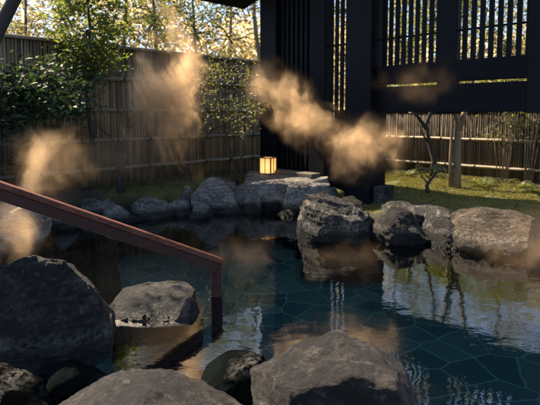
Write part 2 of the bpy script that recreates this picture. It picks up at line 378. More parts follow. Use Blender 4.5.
# ------------------------------------------------------------------ rocks
_ico = {}
def ico(n):
    if n not in _ico:
        bm = bmesh.new(); bmesh.ops.create_icosphere(bm, subdivisions=n, radius=1)
        V = np.array([v.co[:] for v in bm.verts]); Fq = np.array([[v.index for v in f.verts] for f in bm.faces]); bm.free()
        V /= np.linalg.norm(V, axis=1)[:, None]; _ico[n] = (V, Fq)
    return _ico[n]
def rock(label, x0, x1, ytop, Y, dep, zbot, mat=None, seed=1, p=9, nf=14, rough=1.0, prof=None, sub=6, tilt=(0, 0), name='rock', cat='rock', strata=0.0, yref=None, box=0.0, chips=14):
    rng = np.random.default_rng(seed); D, Fq = ico(sub)
    # facet planes spread over the sphere, jittered
    k = np.arange(nf) + .5; ph = np.arccos(1 - 2 * k / nf); th = math.pi * (1 + 5 ** .5) * k + rng.uniform(0, 6.28)
    Nn = np.c_[np.cos(th) * np.sin(ph), np.sin(th) * np.sin(ph), np.cos(ph)] + rng.normal(0, .28, (nf, 3))
    Nn /= np.linalg.norm(Nn, axis=1)[:, None]; H = rng.uniform(.72, 1.05, nf)
    if box:
        ax = np.array([[1, 0, 0], [-1, 0, 0], [0, 1, 0], [0, -1, 0], [0, 0, 1], [0, 0, -1]], float) + rng.normal(0, box, (6, 3))
        Nn = np.r_[ax / np.linalg.norm(ax, axis=1)[:, None], Nn]; H = np.r_[np.ones(6) * .8, H + (.28 if box > .11 else .5)]
    dots = np.clip(D @ Nn.T, 0, None) / H
    rr = (np.sum(dots ** p, axis=1) + 1e-9) ** (-1 / p)
    V = D * np.minimum(rr, 1.6)[:, None]
    V = 2 * (V - V.min(0)) / (V.max(0) - V.min(0)) - 1
    if chips:
        V = V + D * (.14 * fbm(D * 1.6 + seed, seed + 21, 3))[:, None]
        for c_ in range(chips):
            nv = rng.normal(0, 1, 3); nv[2] = abs(nv[2]) * .8 - .15; nv /= np.linalg.norm(nv)
            # cut a flat off around a random surface point
            k_ = int(np.argmax(D @ nv)); nq = nv + rng.normal(0, .28, 3); nq /= np.linalg.norm(nq)
            hq = V[k_] @ nq - rng.uniform(.0, .10); V = V - np.clip(V @ nq - hq, 0, None)[:, None] * nq * .93
        V = 2 * (V - V.min(0)) / (V.max(0) - V.min(0)) - 1
    ref = yref if yref is not None else ytop + 12
    xa = at_y(x0, ref, Y).x; xb = at_y(x1, ref, Y).x; zt = at_y((x0 + x1) / 2, ytop, Y + .5 * dep).z
    hx = (xb - xa) / 2; hz = (zt - zbot) / 2; S = np.array([hx, dep, hz])
    if prof:
        u = np.array([q[0] for q in prof]); hgt = np.array([q[1] for q in prof])
        nb_ = 24; bi = np.clip(((V[:, 0] + 1) / 2 * nb_).astype(int), 0, nb_ - 1); env = np.full(nb_, -1.0)
        np.maximum.at(env, bi, V[:, 2]); env = np.convolve(np.r_[env[0], env, env[-1]], [.25, .5, .25], 'valid')
        bc = (np.arange(nb_) + .5) / nb_ * 2 - 1; en = np.clip(np.interp(V[:, 0], bc, env), .12, 1)
        g = np.interp(V[:, 0], u, hgt * 2 - 1) / en
        up = np.clip((V[:, 2] + .3) / .9, 0, 1)
        V[:, 2] = V[:, 2] * (1 + (np.clip(g, .05, 1.4) - 1) * up)
    W = V * S; m = float(np.mean(S)) ** .75 * .75
    Pn = W / m + seed * 3.7
    disp = .16 * fbm(Pn * 1.1, seed, 3) + .075 * (ridged(Pn * 2.1, seed + 3, 3) - .6) + .035 * fbm(Pn * 6, seed + 5, 3) + .024 * fbm(Pn * 14, seed + 9, 3) + .02 * (ridged(Pn * 9, seed + 13, 2) - .6)
    if strata:
        q = Pn.copy(); q[:, 2] = q[:, 2] * 4 + q[:, 0] * .8; q[:, 0] *= .5; q[:, 1] *= .5
        disp = disp + strata * .16 * (ridged(q, seed + 11, 3) - .6)
    W = W + D * (disp * m * rough)[:, None]
    W[:, 2] += W[:, 0] * tilt[0] + W[:, 1] * tilt[1]
    c = np.array([(xa + xb) / 2, Y, (zt + zbot) / 2])
    o = np_mesh(name, W, Fq, mat or ROCK_GREY, smooth=True)
    o.location = c
    return tag(o, label, cat)

G1 = 'rocks around the hot spring pool'
# foreground
rock('big rounded brown boulder filling the lower left corner area', -26, 122, 238, 2.75, .42, -.25, ROCK_BROWN, 11, 7, 14, .6, [(-1, .5), (-.6, .9), (-.1, 1.0), (.35, .97), (.7, .78), (1, .35)], 7, name='boulder', cat='boulder', yref=300)
rock('low flat-topped oval boulder in the water beside the handrail post', 107, 206, 281, 3.3, .3, -.36, ROCK_BROWN, 25, 5, 14, .5, [(-1, .72), (-.7, .95), (-.2, .98), (.3, 1.0), (.75, .97), (1, .75)], 7, box=.2, chips=0, name='boulder', cat='boulder', yref=300)
rock('long low brown boulder at the bottom edge, streaked with light', -34, 300, 358, 1.7, .33, -.2, ROCK_BROWN, 31, 8, 12, .6, [(-1, .4), (-.55, .76), (-.15, .98), (.1, 1.0), (.5, .82), (1, .4)], 7, name='boulder', cat='boulder', yref=395, strata=.6, chips=5)
rock('broad brown boulder with a cracked top at the bottom middle', 251, 411, 329, 2.02, .3, -.3, ROCK_BROWN, 47, 18, 10, .55, [(-1, .87), (-.6, .92), (-.1, .97), (.2, 1.0), (.6, .95), (1, .78)], 7, name='boulder', cat='boulder', strata=.8, yref=365, box=.08, chips=5)
rock('dark wet sloping rock, shade painted in, wedged between the two bottom boulders', 146, 276, 342, 2.3, .24, -.3, ROCK_SHADE, 53, 12, 11, .5, [(-1, .2), (-.4, .55), (.2, .85), (.6, 1.0), (.8, .97), (1, .8)], 6, yref=370, box=.2, chips=4)
rock('dark blocky rock under the big boulder at the corner', -44, 40, 360, 2.05, .22, -.2, ROCK_SHADE, 59, 9, 12, .5, None, 6, yref=385, box=.2, chips=3)
rock('small dark stone low between the corner block and long boulder', -10, 52, 384, 1.78, .15, -.1, ROCK_SHADE, 61, 8, 12, .5, None, 5, yref=395, chips=2)
rock('shaded lump of rock at the foot of the big boulder', 36, 124, 350, 2.4, .22, -.3, ROCK_SHADE, 67, 7, 12, .5, None, 6, yref=355, chips=2)
# left bank
rock('steaming grey rock at the left edge behind the handrail', -30, 54, 188, 4.9, .5, -.3, ROCK_PALE, 71, 8, 13, .9, None, 6, yref=215)
rock('pale ridged rock just above the sloping handrail', 70, 116, 190, 6.4, .4, -.3, ROCK_PALE, 73, 9, 11, .9, [(-1, .7), (-.5, 1.0), (.1, .93), (.6, .85), (1, .7)], 6, yref=205, strata=.5, box=.3)
rock('low pale stone sloping right from the ridged rock', 100, 137, 201, 6.0, .28, -.3, ROCK_PALE, 79, 10, 11, .9, [(-1, .9), (-.3, 1.0), (.4, .85), (1, .6)], 6, yref=212, box=.3)
rock('dark rock behind, between pale ridged rock and round rock', 106, 142, 193, 6.8, .28, -.1, ROCK_PALE, 83, 8, 12, .8, None, 5, yref=200, box=.3)
rock('round topped rock on the left far bank', 128, 173, 195, 6.4, .35, -.3, ROCK_PALE, 89, 6, 14, .7, [(-1, .7), (-.4, .97), (.2, 1.0), (.7, .92), (1, .7)], 6, yref=205, box=.25)
rock('small pale stone behind the round topped rock', 148, 168, 189, 6.95, .17, .05, ROCK_PALE, 90, 8, 12, .8, None, 5, yref=194)
rock('angular rock with pale slanting top left of the pointed rock', 163, 200, 183, 6.9, .32, -.3, ROCK_PALE, 97, 14, 10, .8, [(-1, .72), (-.3, .83), (.4, 1.0), (1, .9)], 6, yref=198, box=.25, strata=.4)
rock('small dark stone at the waterline left of the pointed rock', 160, 192, 198, 6.45, .22, -.3, ROCK_PALE, 101, 9, 12, .8, None, 5, yref=205, box=.3)
rock('tall pointed rock on the far bank', 192, 244, 174, 6.85, .42, -.3, ROCK_PALE, 103, 12, 11, .8, [(-1, .62), (-.55, .88), (-.2, 1.0), (.15, .96), (.6, .86), (1, .75)], 6, yref=192, box=.35, strata=.4, chips=9)
rock('flat topped rock between the pointed rock and lantern ledge', 228, 259, 183, 6.95, .3, -.3, ROCK_PALE, 107, 18, 10, .6, None, 6, yref=195, box=.12)
rock('small leaning stone below the flat topped rock', 234, 263, 195, 6.6, .18, -.3, ROCK_GREY, 109, 10, 11, .8, [(-1, .5), (.3, .85), (.8, 1.0), (1, .95)], 5, yref=205, box=.3)
rock('small rounded pale stone between the left edge rock and the ridged rock', 46, 80, 203, 5.7, .22, -.3, ROCK_PALE, 181, 7, 12, .8, None, 6, yref=212, chips=5)
rock('squat stone at the waterline directly under the pointed rock', 190, 214, 203, 6.3, .18, -.3, ROCK_PALE, 183, 7, 12, .8, None, 5, yref=208, chips=5)
rock('little stone on the moss between the round and angular rocks', 160, 178, 187, 7.25, .14, .1, ROCK_PALE, 187, 7, 12, .8, None, 5, yref=190, chips=5)
# lantern ledge
rock('long stone ledge carrying the paper lantern', 246, 306, 172.5, 7.42, .78, -.1, ROCK_PALE, 113, 40, 10, .28, None, 6, yref=185, name='stone_ledge', cat='rock', box=.03, chips=0)
rock('upright block stone at the right of the lantern ledge', 279, 332, 175, 7.12, .68, -.3, ROCK_PALE, 127, 30, 10, .4, None, 6, yref=195, box=.06, strata=.3, chips=3)
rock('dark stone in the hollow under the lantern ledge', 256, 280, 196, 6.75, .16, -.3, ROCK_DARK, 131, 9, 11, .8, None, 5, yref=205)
rock('small flat stone at the waterline below the lantern', 272, 302, 208, 6.35, .16, -.3, ROCK_GREY, 137, 12, 11, .8, None, 5, yref=212, box=.15)
# right bank
rock('big craggy grey boulder in front of the timber wall', 297, 378, 187, 5.35, .42, -.3, ROCK_GREY, 139, 12, 12, .8, [(-1, .4), (-.8, .95), (-.4, 1.0), (.1, .9), (.5, .8), (1, .6)], 7, strata=1.1, yref=215, name='boulder', cat='boulder', box=.2)
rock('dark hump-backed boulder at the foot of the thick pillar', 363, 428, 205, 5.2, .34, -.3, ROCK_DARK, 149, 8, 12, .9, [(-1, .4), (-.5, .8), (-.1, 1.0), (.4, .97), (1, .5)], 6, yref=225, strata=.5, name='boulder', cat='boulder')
rock('jagged flat slab stone between the pillar and mossy garden', 384, 440, 200, 5.75, .42, -.1, ROCK_GREY, 151, 18, 10, .9, None, 6, yref=207, strata=1.0, box=.15)
rock('jagged slab stone next to the largest right-hand boulder', 416, 464, 203, 5.4, .42, -.3, ROCK_GREY, 157, 14, 10, .9, None, 6, yref=215, strata=1.0, box=.15)
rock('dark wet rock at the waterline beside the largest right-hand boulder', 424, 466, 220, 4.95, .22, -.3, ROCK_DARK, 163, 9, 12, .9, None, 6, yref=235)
rock('largest smooth boulder on the right bank below the mossy garden', 441, 546, 203, 4.95, .6, -.3, ROCK_TAN, 167, 5, 14, .5, [(-1, .62), (-.65, .93), (-.15, 1.0), (.4, .98), (.75, .86), (1, .6)], 7, yref=230, name='boulder', cat='boulder', chips=4)
rock('half hidden stone wedged behind the craggy boulder', 322, 366, 195, 6.1, .35, -.2, ROCK_DARK, 173, 10, 11, .9, None, 5, yref=203)
rock('submerged pale step stone under the water left of centre', 46, 116, 243, 4.55, .3, -.5, ROCK_GREY, 179, 12, 10, .4, None, 6, yref=245, box=.05).location.z = -.33

# ------------------------------------------------------------------ pavilion (dark timber wall, posts, slatted bays, roof)
S0 = 8.22
def s_px(px):
    u = (px - 270) / F; return math.sqrt(2) * u * S0 / (1 + u)
pav = empty('bath_pavilion', (0, S0, 0), R(-45))
tag(pav, 'dark timber pavilion wall with slatted bays, thick pillar and eaves', 'pavilion')
def pbox(name, mat, *boxes, bevel=.006):
    m = MB()
    for q in boxes: m.box(*q)
    return m.build(name, mat, pav, bevel=bevel)
zt = 3.28
pbox('post', WALL_UP, (s_px(264), s_px(264) + .36, -.09, .09, .2, zt))
pbox('post', WALL_UP, (.90, 1.19, -.07, .08, .0, zt))
pbox('pillar', WALL_UP, (1.66, 2.07, -.2, .2, .0, zt), bevel=.012)
pbox('post', WALL_UP, (s_px(437.5), s_px(456), -.055, .06, 1.30, zt))
pbox('post', WALL_UP, (s_px(527.5), s_px(527.5) + .26, -.09, .07, 1.31, zt))
xr = s_px(527.5)
def slats(s0, s1, z0, z1):
    m = MB(); n = max(1, round((s1 - s0) / .0945)); pit = (s1 - s0) / n
    for i in range(n):
        c = s0 + (i + .0) * pit + .047
        m.box(c, c + .056 + random.uniform(-.002, .002), -.015, .015 + random.uniform(-.001, .001), z0, z1, random.random())
    m.box(s0, s1, .017, .029, 2.275, 2.30)
    return m.build('slat_screen', WALL_UP, pav, bevel=.003)
sL = s_px(264) + .36
slats(sL, .90, .44, zt - .1)
slats(1.19, 1.66, 1.22, zt - .1)
slats(2.07, s_px(437.5), 1.93, zt - .1)
slats(s_px(456), xr, 1.93, zt - .1)
pbox('backing_panel', WALL_ALONG, (sL + .002, .898, .04, .06, .0, zt - .1))
pbox('lower_panel', WALL_UP, (1.192, 1.658, -.02, .03, .0, 1.22))
pbox('upper_beam', WALL_ALONG, (2.072, xr - .002, -.07, .08, 1.69, 1.93))
pbox('lower_beam', WALL_ALONG, (2.072, xr - .002, -.085, .08, 1.325, 1.655))
pbox('head_beam', WALL_ALONG, (sL + .002, xr - .002, -.062, .055, zt - .1, zt + .02))
pbox('sill', SILL, (sL - .1, 1.15, -.30, -.095, .37, .43))
pbox('step', ROCK_PALE, (1.12, 1.63, -.62, -.32, .12, .29), bevel=.015)
pbox('footing', ROCK_GREY, (2.075, 2.22, -.12, .18, .0, .33), bevel=.01)
# roof: a shallow gable whose eave runs across the wall, far corner over the left post
s_e = -.97; s_r = 1.9; s_o = 4.5; yb, yf = .32, -.93; slope = .29
zc = 3.17
def roof_half(sa, za, sb, zb, name='roof'):
    m = MB(); th = .14
    vs = [(sa, yf, za), (sa, yb, za), (sb, yb, zb), (sb, yf, zb), (sa, yf, za + th), (sa, yb, za + th), (sb, yb, zb + th), (sb, yf, zb + th)]
    m.add(vs, [(0, 1, 2, 3), (4, 7, 6, 5), (0, 4, 5, 1), (1, 5, 6, 2), (2, 6, 7, 3), (3, 7, 4, 0)])
    return m.build(name, ROOF_UNDER, pav)
rf = roof_half(s_e, zc, s_r, zc + slope * (s_r - s_e))
roof_half(s_r + .002, zc + slope * (s_r - s_e), s_o, zc + slope * (s_r - s_e) - slope * (s_o - s_r))
m = MB()
for k in range(1, 9):
    s = s_e + .25 + k * .5; z = zc + slope * (s_r - s_e) - slope * abs(s - s_r)
    m.box(s, s + .07, yf + .05, yb - .05, z - .10, z - .004)
m.build('rafter', ROOF_UNDER, pav)

# ------------------------------------------------------------------ lantern
lp = at_z(268, 172.6, at_y(268, 174, 7.65).z)
lz = at_y(268, 174, 7.65).z
lan = empty('paper_lantern', (-.03, 7.72, lz - .012), R(-28))
tag(lan, 'small square paper lantern glowing orange on the stone ledge', 'lantern')
h, hw = .27, .098
m = MB(); m.box(-hw + .008, hw - .008, -hw + .008, hw - .008, .022, h - .012); m.build('paper_shade', PAPER, lan)
m = MB()
for sx in (-1, 1):
    for sy in (-1, 1):
        m.box(sx * hw - .008, sx * hw + .008, sy * hw - .008, sy * hw + .008, 0, h)
for z0, z1 in ((.01, .024), (h - .016, h - .002)):
    for sx in (-1, 1):
        m.box(sx * hw - .007, sx * hw + .007, -hw + .008, hw - .008, z0, z1); m.box(-hw + .008, hw - .008, sx * hw - .007, sx * hw + .007, z0, z1)
for sx in (-1, 1):
    m.box(sx * hw - .006, sx * hw + .005, -.004, .004, .024, h - .016); m.box(-.004, .004, sx * hw - .006, sx * hw + .005, .024, h - .016)
m.build('frame', LAMP_WOOD, lan)
m = MB(); m.box(-hw - .012, hw + .012, -hw - .012, hw + .012, -.014, .0); m.build('base', LAMP_WOOD, lan)

# ------------------------------------------------------------------ handrail
hr = empty('handrail', (-.392, 3.5, 0)); tag(hr, 'red brown handrail sloping down to a post in the pool', 'handrail')
A = at_y(222, 261, 3.5) - Vector((-.392, 3.5, 0)); B = at_y(-10, 181, 2.85) - Vector((-.392, 3.5, 0)); B = A + (B - A) * 1.25
d = (B - A).normalized(); side = d.cross(Vector((0, 0, 1))).normalized(); upv = side.cross(d).normalized()
def bar(name, mat, o, p, q, hw, z0, z1, bevel=.006):
    m = MB(); vs = []
    for e in (p, q):
        for a in (-hw, hw):
            for z in (z0, z1): vs.append(e + side * a + upv * z)
    m.add(vs, [(0, 1, 3, 2), (4, 6, 7, 5), (0, 4, 5, 1), (2, 3, 7, 6), (0, 2, 6, 4), (1, 5, 7, 3)])
    return m.build(name, mat, o, bevel=bevel)
bar('rail_cap', RAIL_RED, hr, A, B, .042, -.018, .018)
bar('rail', RAIL_DARK, hr, A + d * .03, B, .03, -.085, -.019)
m = MB(); m.box(A.x - .075, A.x + .0, A.y - .04, A.y + .04, -.55, A.z - .012); m.build('post', RAIL_DARK, hr, bevel=.006)

# ------------------------------------------------------------------ bamboo fences
def fence(label, p0, p1, zb, zt, rails, mat, seed, cap_gap=None):
    rng = random.Random(seed)
    a = Vector((*p0, 0)); bvec = Vector((*p1, 0)) - a; L = bvec.length
    o = empty('bamboo_fence', a, math.atan2(bvec.y, bvec.x)); tag(o, label, 'fence')
    m = MB(); s = 0.0
    while s < L:
        r = rng.uniform(.012, .021); s += r
        top = zt - .012 + rng.uniform(-.012, .012); lean = rng.uniform(-.006, .006)
        m.tube([(s, 0, zb), (s + lean, rng.uniform(-.004, .004), top)], [r, r * .96], 6, rng.random()); s += r + rng.uniform(0, .004)
    m.build('bamboo_panel', mat, o, smooth=True)
    m = MB(); m.box(0, L, .03, .045, zb, zt - .02); m.build('backing_board', BACKING, o)
    for z in rails:
        m = MB(); n = int(L / .32); pts = []; rad = []
        for i in range(n + 1):
            s = L * i / n; w = rng.uniform(-.006, .006); pts += [(s, -.036 + w * .3, z + w), (s + .012, -.036 + w * .3, z + w)]; rad += [.027, .0295]
        m.tube(pts, rad, 8, .55); m.build('rail', BAMBOO_RAIL, o, smooth=True)
    tm = MB()
    for k in range(9):
        t0, t1 = 2 * math.pi * k / 9, 2 * math.pi * (k + 1) / 9
        tm.add([(x_, -.036 + .033 * math.cos(t_), .033 * math.sin(t_)) for t_ in (t0, t1) for x_ in (-.011, .011)], [(0, 1, 3, 2)])
    tm.box(-.012, .012, -.082, -.066, -.014, .014)
    tm.tube([(.0, -.075, .0), (.018, -.08, -.035), (.012, -.078, -.07)], .004, 5)
    first = None
    for z in rails:
        s = .25 + rng.random() * .2
        while s < L - .1:
            if first is None: first = tm.build('rope_tie', ROPE, o); t_ = first
            else: t_ = first.copy(); COL.objects.link(t_); t_.parent = o
            t_.location = (s, 0, z); s += .52
    m = MB(); m.box(0, L, -.05, .05, zt - .03, zt + .012); m.build('cap', BAMBOO_RAIL if cap_gap is None else BAMBOO_R, o, bevel=.01)
    return o
SL = 9.22; SR = 11.85
fence('long bamboo fence on the left behind the dark bushes', (-4.6, SL - 4.6), (1.28, SL + 1.28), .1, 2.24, (1.79, 1.36, .94, .54), BAMBOO, 3)
fence('bamboo fence on the right behind the mossy garden', (1.36, SR - 1.36), (6.6, SR - 6.6), .05, 1.37, (.87, .42), BAMBOO_R, 5)

# ------------------------------------------------------------------ foliage
def leaves(C, size, rng, aspect=.5, droop=.3, up=.4):
    """leaf quads (folded diamonds) at points C"""
    n = len(C); sz = size * rng.uniform(.6, 1.3, n)
    d = rng.normal(0, 1, (n, 3)); d[:, 2] = d[:, 2] * .5 - droop; d /= np.linalg.norm(d, axis=1)[:, None]
    nn = rng.normal(0, .6, (n, 3)); nn[:, 2] += up + .4
    sd = np.cross(d, nn); sd /= np.linalg.norm(sd, axis=1)[:, None] + 1e-9
    nn = np.cross(sd, d)
    a = C; tip = C + d * sz[:, None]; midp = C + d * (sz * .45)[:, None]
    w = (sz * aspect * .5)[:, None]; fold = (sz * .10)[:, None]
    l = midp + sd * w + nn * fold; r = midp - sd * w + nn * fold
    V = np.stack([a, r, tip, l], 1).reshape(-1, 3)
    k = np.arange(n) * 4
    Ft = np.concatenate([np.c_[k, k + 1, k + 2], np.c_[k, k + 2, k + 3]])
    return V, Ft
def crown_points(rng, centre, rad, ncl, per, cl=.28, shell=.55, flat=.6):
    """leaf positions in clumps through an uneven ellipsoid; also returns clump centres"""
    centre = np.array(centre, float); rad = np.array(rad, float)
    d = rng.normal(0, 1, (ncl, 3)); d /= np.linalg.norm(d, axis=1)[:, None]
    r = rng.uniform(shell ** 3, 1, ncl) ** (1 / 3) * rng.uniform(.8, 1.12, ncl)
    cc = centre + d * r[:, None] * rad
    pts = []
    for c in cc:
        k = max(4, int(per * rng.uniform(.5, 1.5))); q = rng.normal(0, 1, (k, 3)) * np.array([1, 1, flat]) * cl * rng.uniform(.6, 1.3)
        pts.append(c + q)
    return cc, np.concatenate(pts)
def crown_obj(name, pts, size, mat, rng, parent=None, aspect=.5, droop=.3, up=.4, tone=None):
    V, Ft = leaves(pts, size, rng, aspect, droop, up)
    t = np.clip(rng.normal(.5, .24, len(pts)) if tone is None else tone, 0, 1)
    return np_mesh(name, V, Ft, mat, parent, np.repeat(t, 4))
def limb_path(a, b, rng, wob=.08, n=5):
    a = Vector(a); b = Vector(b); L = (b - a).length; out = []
    for i in range(n + 1):
        t = i / n; q = a.lerp(b, t)
        if 0 < i < n: q += Vector(rng.normal(0, wob * L * .5, 3))
        q.z += math.sin(t * math.pi) * .04 * L
        out.append(q)
    return out
def tree(name, label, base, path, r0, crowns, leafmat, bark, size, seed, group=None, cat='tree', nl=9, aspect=.5, droop=.3, extra=(), trunk_name='trunk', tipr=.35, lr=.32):
    """base: world base; path: trunk points relative to base; crowns: (centre rel, radii, clumps, per clump, clump size)"""
    rng = np.random.default_rng(seed); o = empty(name, base); tag(o, label, cat, group)
    m = MB(); P = [Vector(p) for p in path]; n = len(P)
    m.tube(P, [r0 * (1 - (1 - tipr) * i / (n - 1)) * (1.25 if i == 0 else 1) for i in range(n)], 10)
    for e in extra:       # further stems: list of points, radius
        q = [Vector(p) for p in e[0]]; m.tube(q, [e[1] * (1 - .6 * i / (len(q) - 1)) for i in range(len(q))], 8)
    pts = []
    for c, r, ncl, per, cl in crowns:
        cc, pp = crown_points(rng, c, r, ncl, per, cl); pts.append(pp)
        for k in rng.choice(len(cc), min(nl, len(cc)), replace=False):
            q = min(P[n // 2:], key=lambda a: (a - Vector(cc[k])).length); lp_ = limb_path(q, cc[k], rng)
            m.tube(lp_, [r0 * lr * (1 - .75 * i / (len(lp_) - 1)) for i in range(len(lp_))], 6)
    m.build(trunk_name, bark, o, smooth=True)
    if pts: crown_obj('crown', np.concatenate(pts), size, leafmat, rng, o, aspect, droop)
    return o

# -- planting on the near side of the left fence
gx, gy = -2.95, 5.75
tree('bush', 'broad dark glossy-leaved bush against the left end of the fence', (gx, gy, .25), [(0, 0, 0), (.05, 0, .5), (.02, .0, 1.0), (.1, .02, 1.5)], .035,
     [((-.25, .0, 1.25), (.55, .4, .42), 46, 42, .12), ((.45, .1, 1.3), (.5, .32, .36), 40, 42, .12), ((.0, -.1, .75), (.5, .3, .3), 14, 26, .12)], LEAF_DARK, BARK_DARK, .075, 41, cat='bush', nl=10, trunk_name='stem')
tree('young_tree', 'leafy green young tree rising over the fence top', (-2.35, 6.5, .28), [(0, 0, 0), (.03, 0, .7), (-.02, 0, 1.4), (.05, 0, 2.1), (.0, .0, 2.8)], .035,
     [((.05, 0, 2.25), (.5, .4, .75), 70, 46, .12), ((.15, -.1, 1.75), (.35, .3, .3), 20, 36, .1)], LEAF_MID, BARK_DARK, .07, 43, nl=12)
tree('leaning_tree', 'dark leaning trunk cutting across the top left corner', (-3.4, 4.9, .25), [(0, 0, 0), (.25, 0, .7), (.5, .05, 1.35), (.7, .1, 1.83), (.9, .1, 2.18), (1.15, .1, 2.7), (1.3, .1, 3.1)], .085,
     [((.9, .5, 3.55), (.8, .7, .35), 12, 26, .15)], LEAF_MID, BARK_DARK, .08, 47, nl=9, tipr=.6)
tree('gnarled_shrub', 'gnarled dark bare-stemmed shrub standing before the left fence', (*at_z(121, 190, .3).xy, .28), [(0, 0, 0), (-.02, 0, .18), (.03, 0, .34), (.0, 0, .5), (.07, 0, .68), (.12, .0, .9)], .045,
     [((.1, 0, .95), (.22, .16, .2), 10, 12, .09)], LEAF_DARK, BARK_DARK, .05, 53, cat='shrub', nl=6, trunk_name='stem', extra=[([(.0, 0, .2), (-.07, 0, .4), (-.06, 0, .62)], .03), ([(.03, 0, .5), (-.15, 0, .75), (-.45, .02, 1.0)], .014)])
tree('sapling', 'thin dark sapling with pale sparse leaves beside the timber wall', (*at_z(238, 184, .3).xy, .28), [(0, 0, 0), (-.05, 0, .25), (-.10, 0, .5), (-.2, 0, .85), (-.26, 0, 1.2), (-.34, .0, 1.5)], .02,
     [((-.22, 0, 1.4), (.6, .3, .55), 52, 22, .10), ((.08, 0, 1.0), (.35, .25, .3), 18, 20, .09), ((-.5, 0, .9), (.22, .2, .25), 10, 18, .08)], LEAF_PALE, BARK_DARK, .045, 59, nl=12, lr=.4,
     extra=[([(-.04, 0, .2), (.10, .03, .5), (.14, .03, .9)], .014)])
tree('low_shrub', 'low round-leaved shrub at the fence foot behind the pointed rock', (*at_z(208, 172, .3).xy, .28), [(0, 0, 0), (.0, 0, .2), (.02, 0, .4)], .015,
     [((0, 0, .42), (.3, .2, .2), 22, 26, .07)], LEAF_MID, BARK_DARK, .045, 61, cat='shrub', nl=8, trunk_name='stem')
tree('low_shrub', 'wispy low shrub growing beside the round topped rock', (*at_z(178, 180, .3).xy, .28), [(0, 0, 0), (.02, 0, .15), (.0, 0, .3)], .012,
     [((0, 0, .25), (.22, .16, .14), 12, 16, .06)], LEAF_DARK, BARK_DARK, .04, 67, cat='shrub', nl=6, trunk_name='stem')
tree('low_shrub', 'dark leafy shrub low at the far left fence foot', (-3.3, 5.35, .25), [(0, 0, 0), (.02, 0, .2), (.0, 0, .4)], .015,
     [((0, 0, .4), (.4, .25, .25), 26, 26, .09)], LEAF_DARK, BARK_DARK, .06, 69, cat='shrub', nl=8, trunk_name='stem')

# -- garden on the right, seen under the beam
tb = at_z(456, 187, .24)
tree('garden_tree', 'pale forked tree trunk standing on the sunny moss', (tb.x, tb.y, .22), [(0, 0, 0), (.01, 0, .4), (.0, 0, .7), (.01, 0, .95), (-.05, .02, 1.15), (-.12, .03, 1.5), (-.2, .05, 2.2), (-.2, 0, 3.0)], .056,
     [((-.1, .1, 3.0), (1.0, .8, .6), 46, 40, .17)], LEAF_SUN, BARK_PALE, .075, 71, nl=8, tipr=.4,
     extra=[([(.02, 0, .85), (.08, .0, 1.05), (.17, .02, 1.4), (.3, .05, 2.0), (.4, .1, 2.6)], .05), ([(-.075, .02, .0), (-.085, .02, .5), (-.07, .02, 1.0), (-.16, .04, 1.4)], .028)])
tb = at_z(432, 178, .24)
tree('dark_tree', 'dark crooked tree left of the pale forked trunk', (tb.x, tb.y, .22), [(0, 0, 0), (.03, 0, .3), (-.06, 0, .6), (-.12, 0, .9), (-.02, 0, 1.2), (.1, 0, 1.8), (.0, 0, 2.6)], .046,
     [((0, 0, 2.8), (.8, .7, .6), 40, 40, .16)], LEAF_MID, BARK_DARK, .07, 73, nl=8, extra=[([(-.12, 0, .85), (-.3, .03, 1.1), (-.42, .05, 1.6)], .035), ([(-.06, 0, .6), (-.18, 0, .75), (-.2, 0, 1.0)], .02)])
tb = at_z(428, 193, .24)
tree('twisted_shrub', 'small twisted shrub with yellow-green leaves on the moss', (tb.x, tb.y, .22), [(0, 0, 0), (-.02, 0, .12), (.03, 0, .2), (.12, 0, .3), (.18, 0, .36)], .028,
     [((.02, 0, .33), (.24, .16, .08), 14, 16, .05)], LEAF_SUN, BARK_DARK, .05, 79, cat='shrub', nl=6, trunk_name='stem', extra=[([(.0, 0, .14), (-.1, .0, .26)], .014)])
for px, py, hh, nn_, lab in ((502, 181, 1.35, 7, 'tall thin-stemmed shrub with pale leaves against the right fence'), (525, 183, 1.2, 5, 'leafy climbing shrub near the right end of the fence')):
    tb = at_z(px, py, .24); rngp = random.Random(px)
    ex = []
    for k in range(nn_):
        dx = rngp.uniform(-.25, .25); ex.append(([(dx * .4, 0, 0), (dx * .8, .02, hh * .5), (dx * 1.3, .0, hh)], .009))
    tree('fence_shrub', lab, (tb.x, tb.y, .22), [(0, 0, 0), (.02, 0, hh * .5), (.0, 0, hh)], .01,
         [((0, 0, hh * .75), (.36, .14, hh * .3), 26, 16, .08)], LEAF_PALE, BARK_PALE, .05, px, cat='shrub', nl=10, trunk_name='stem', extra=ex)
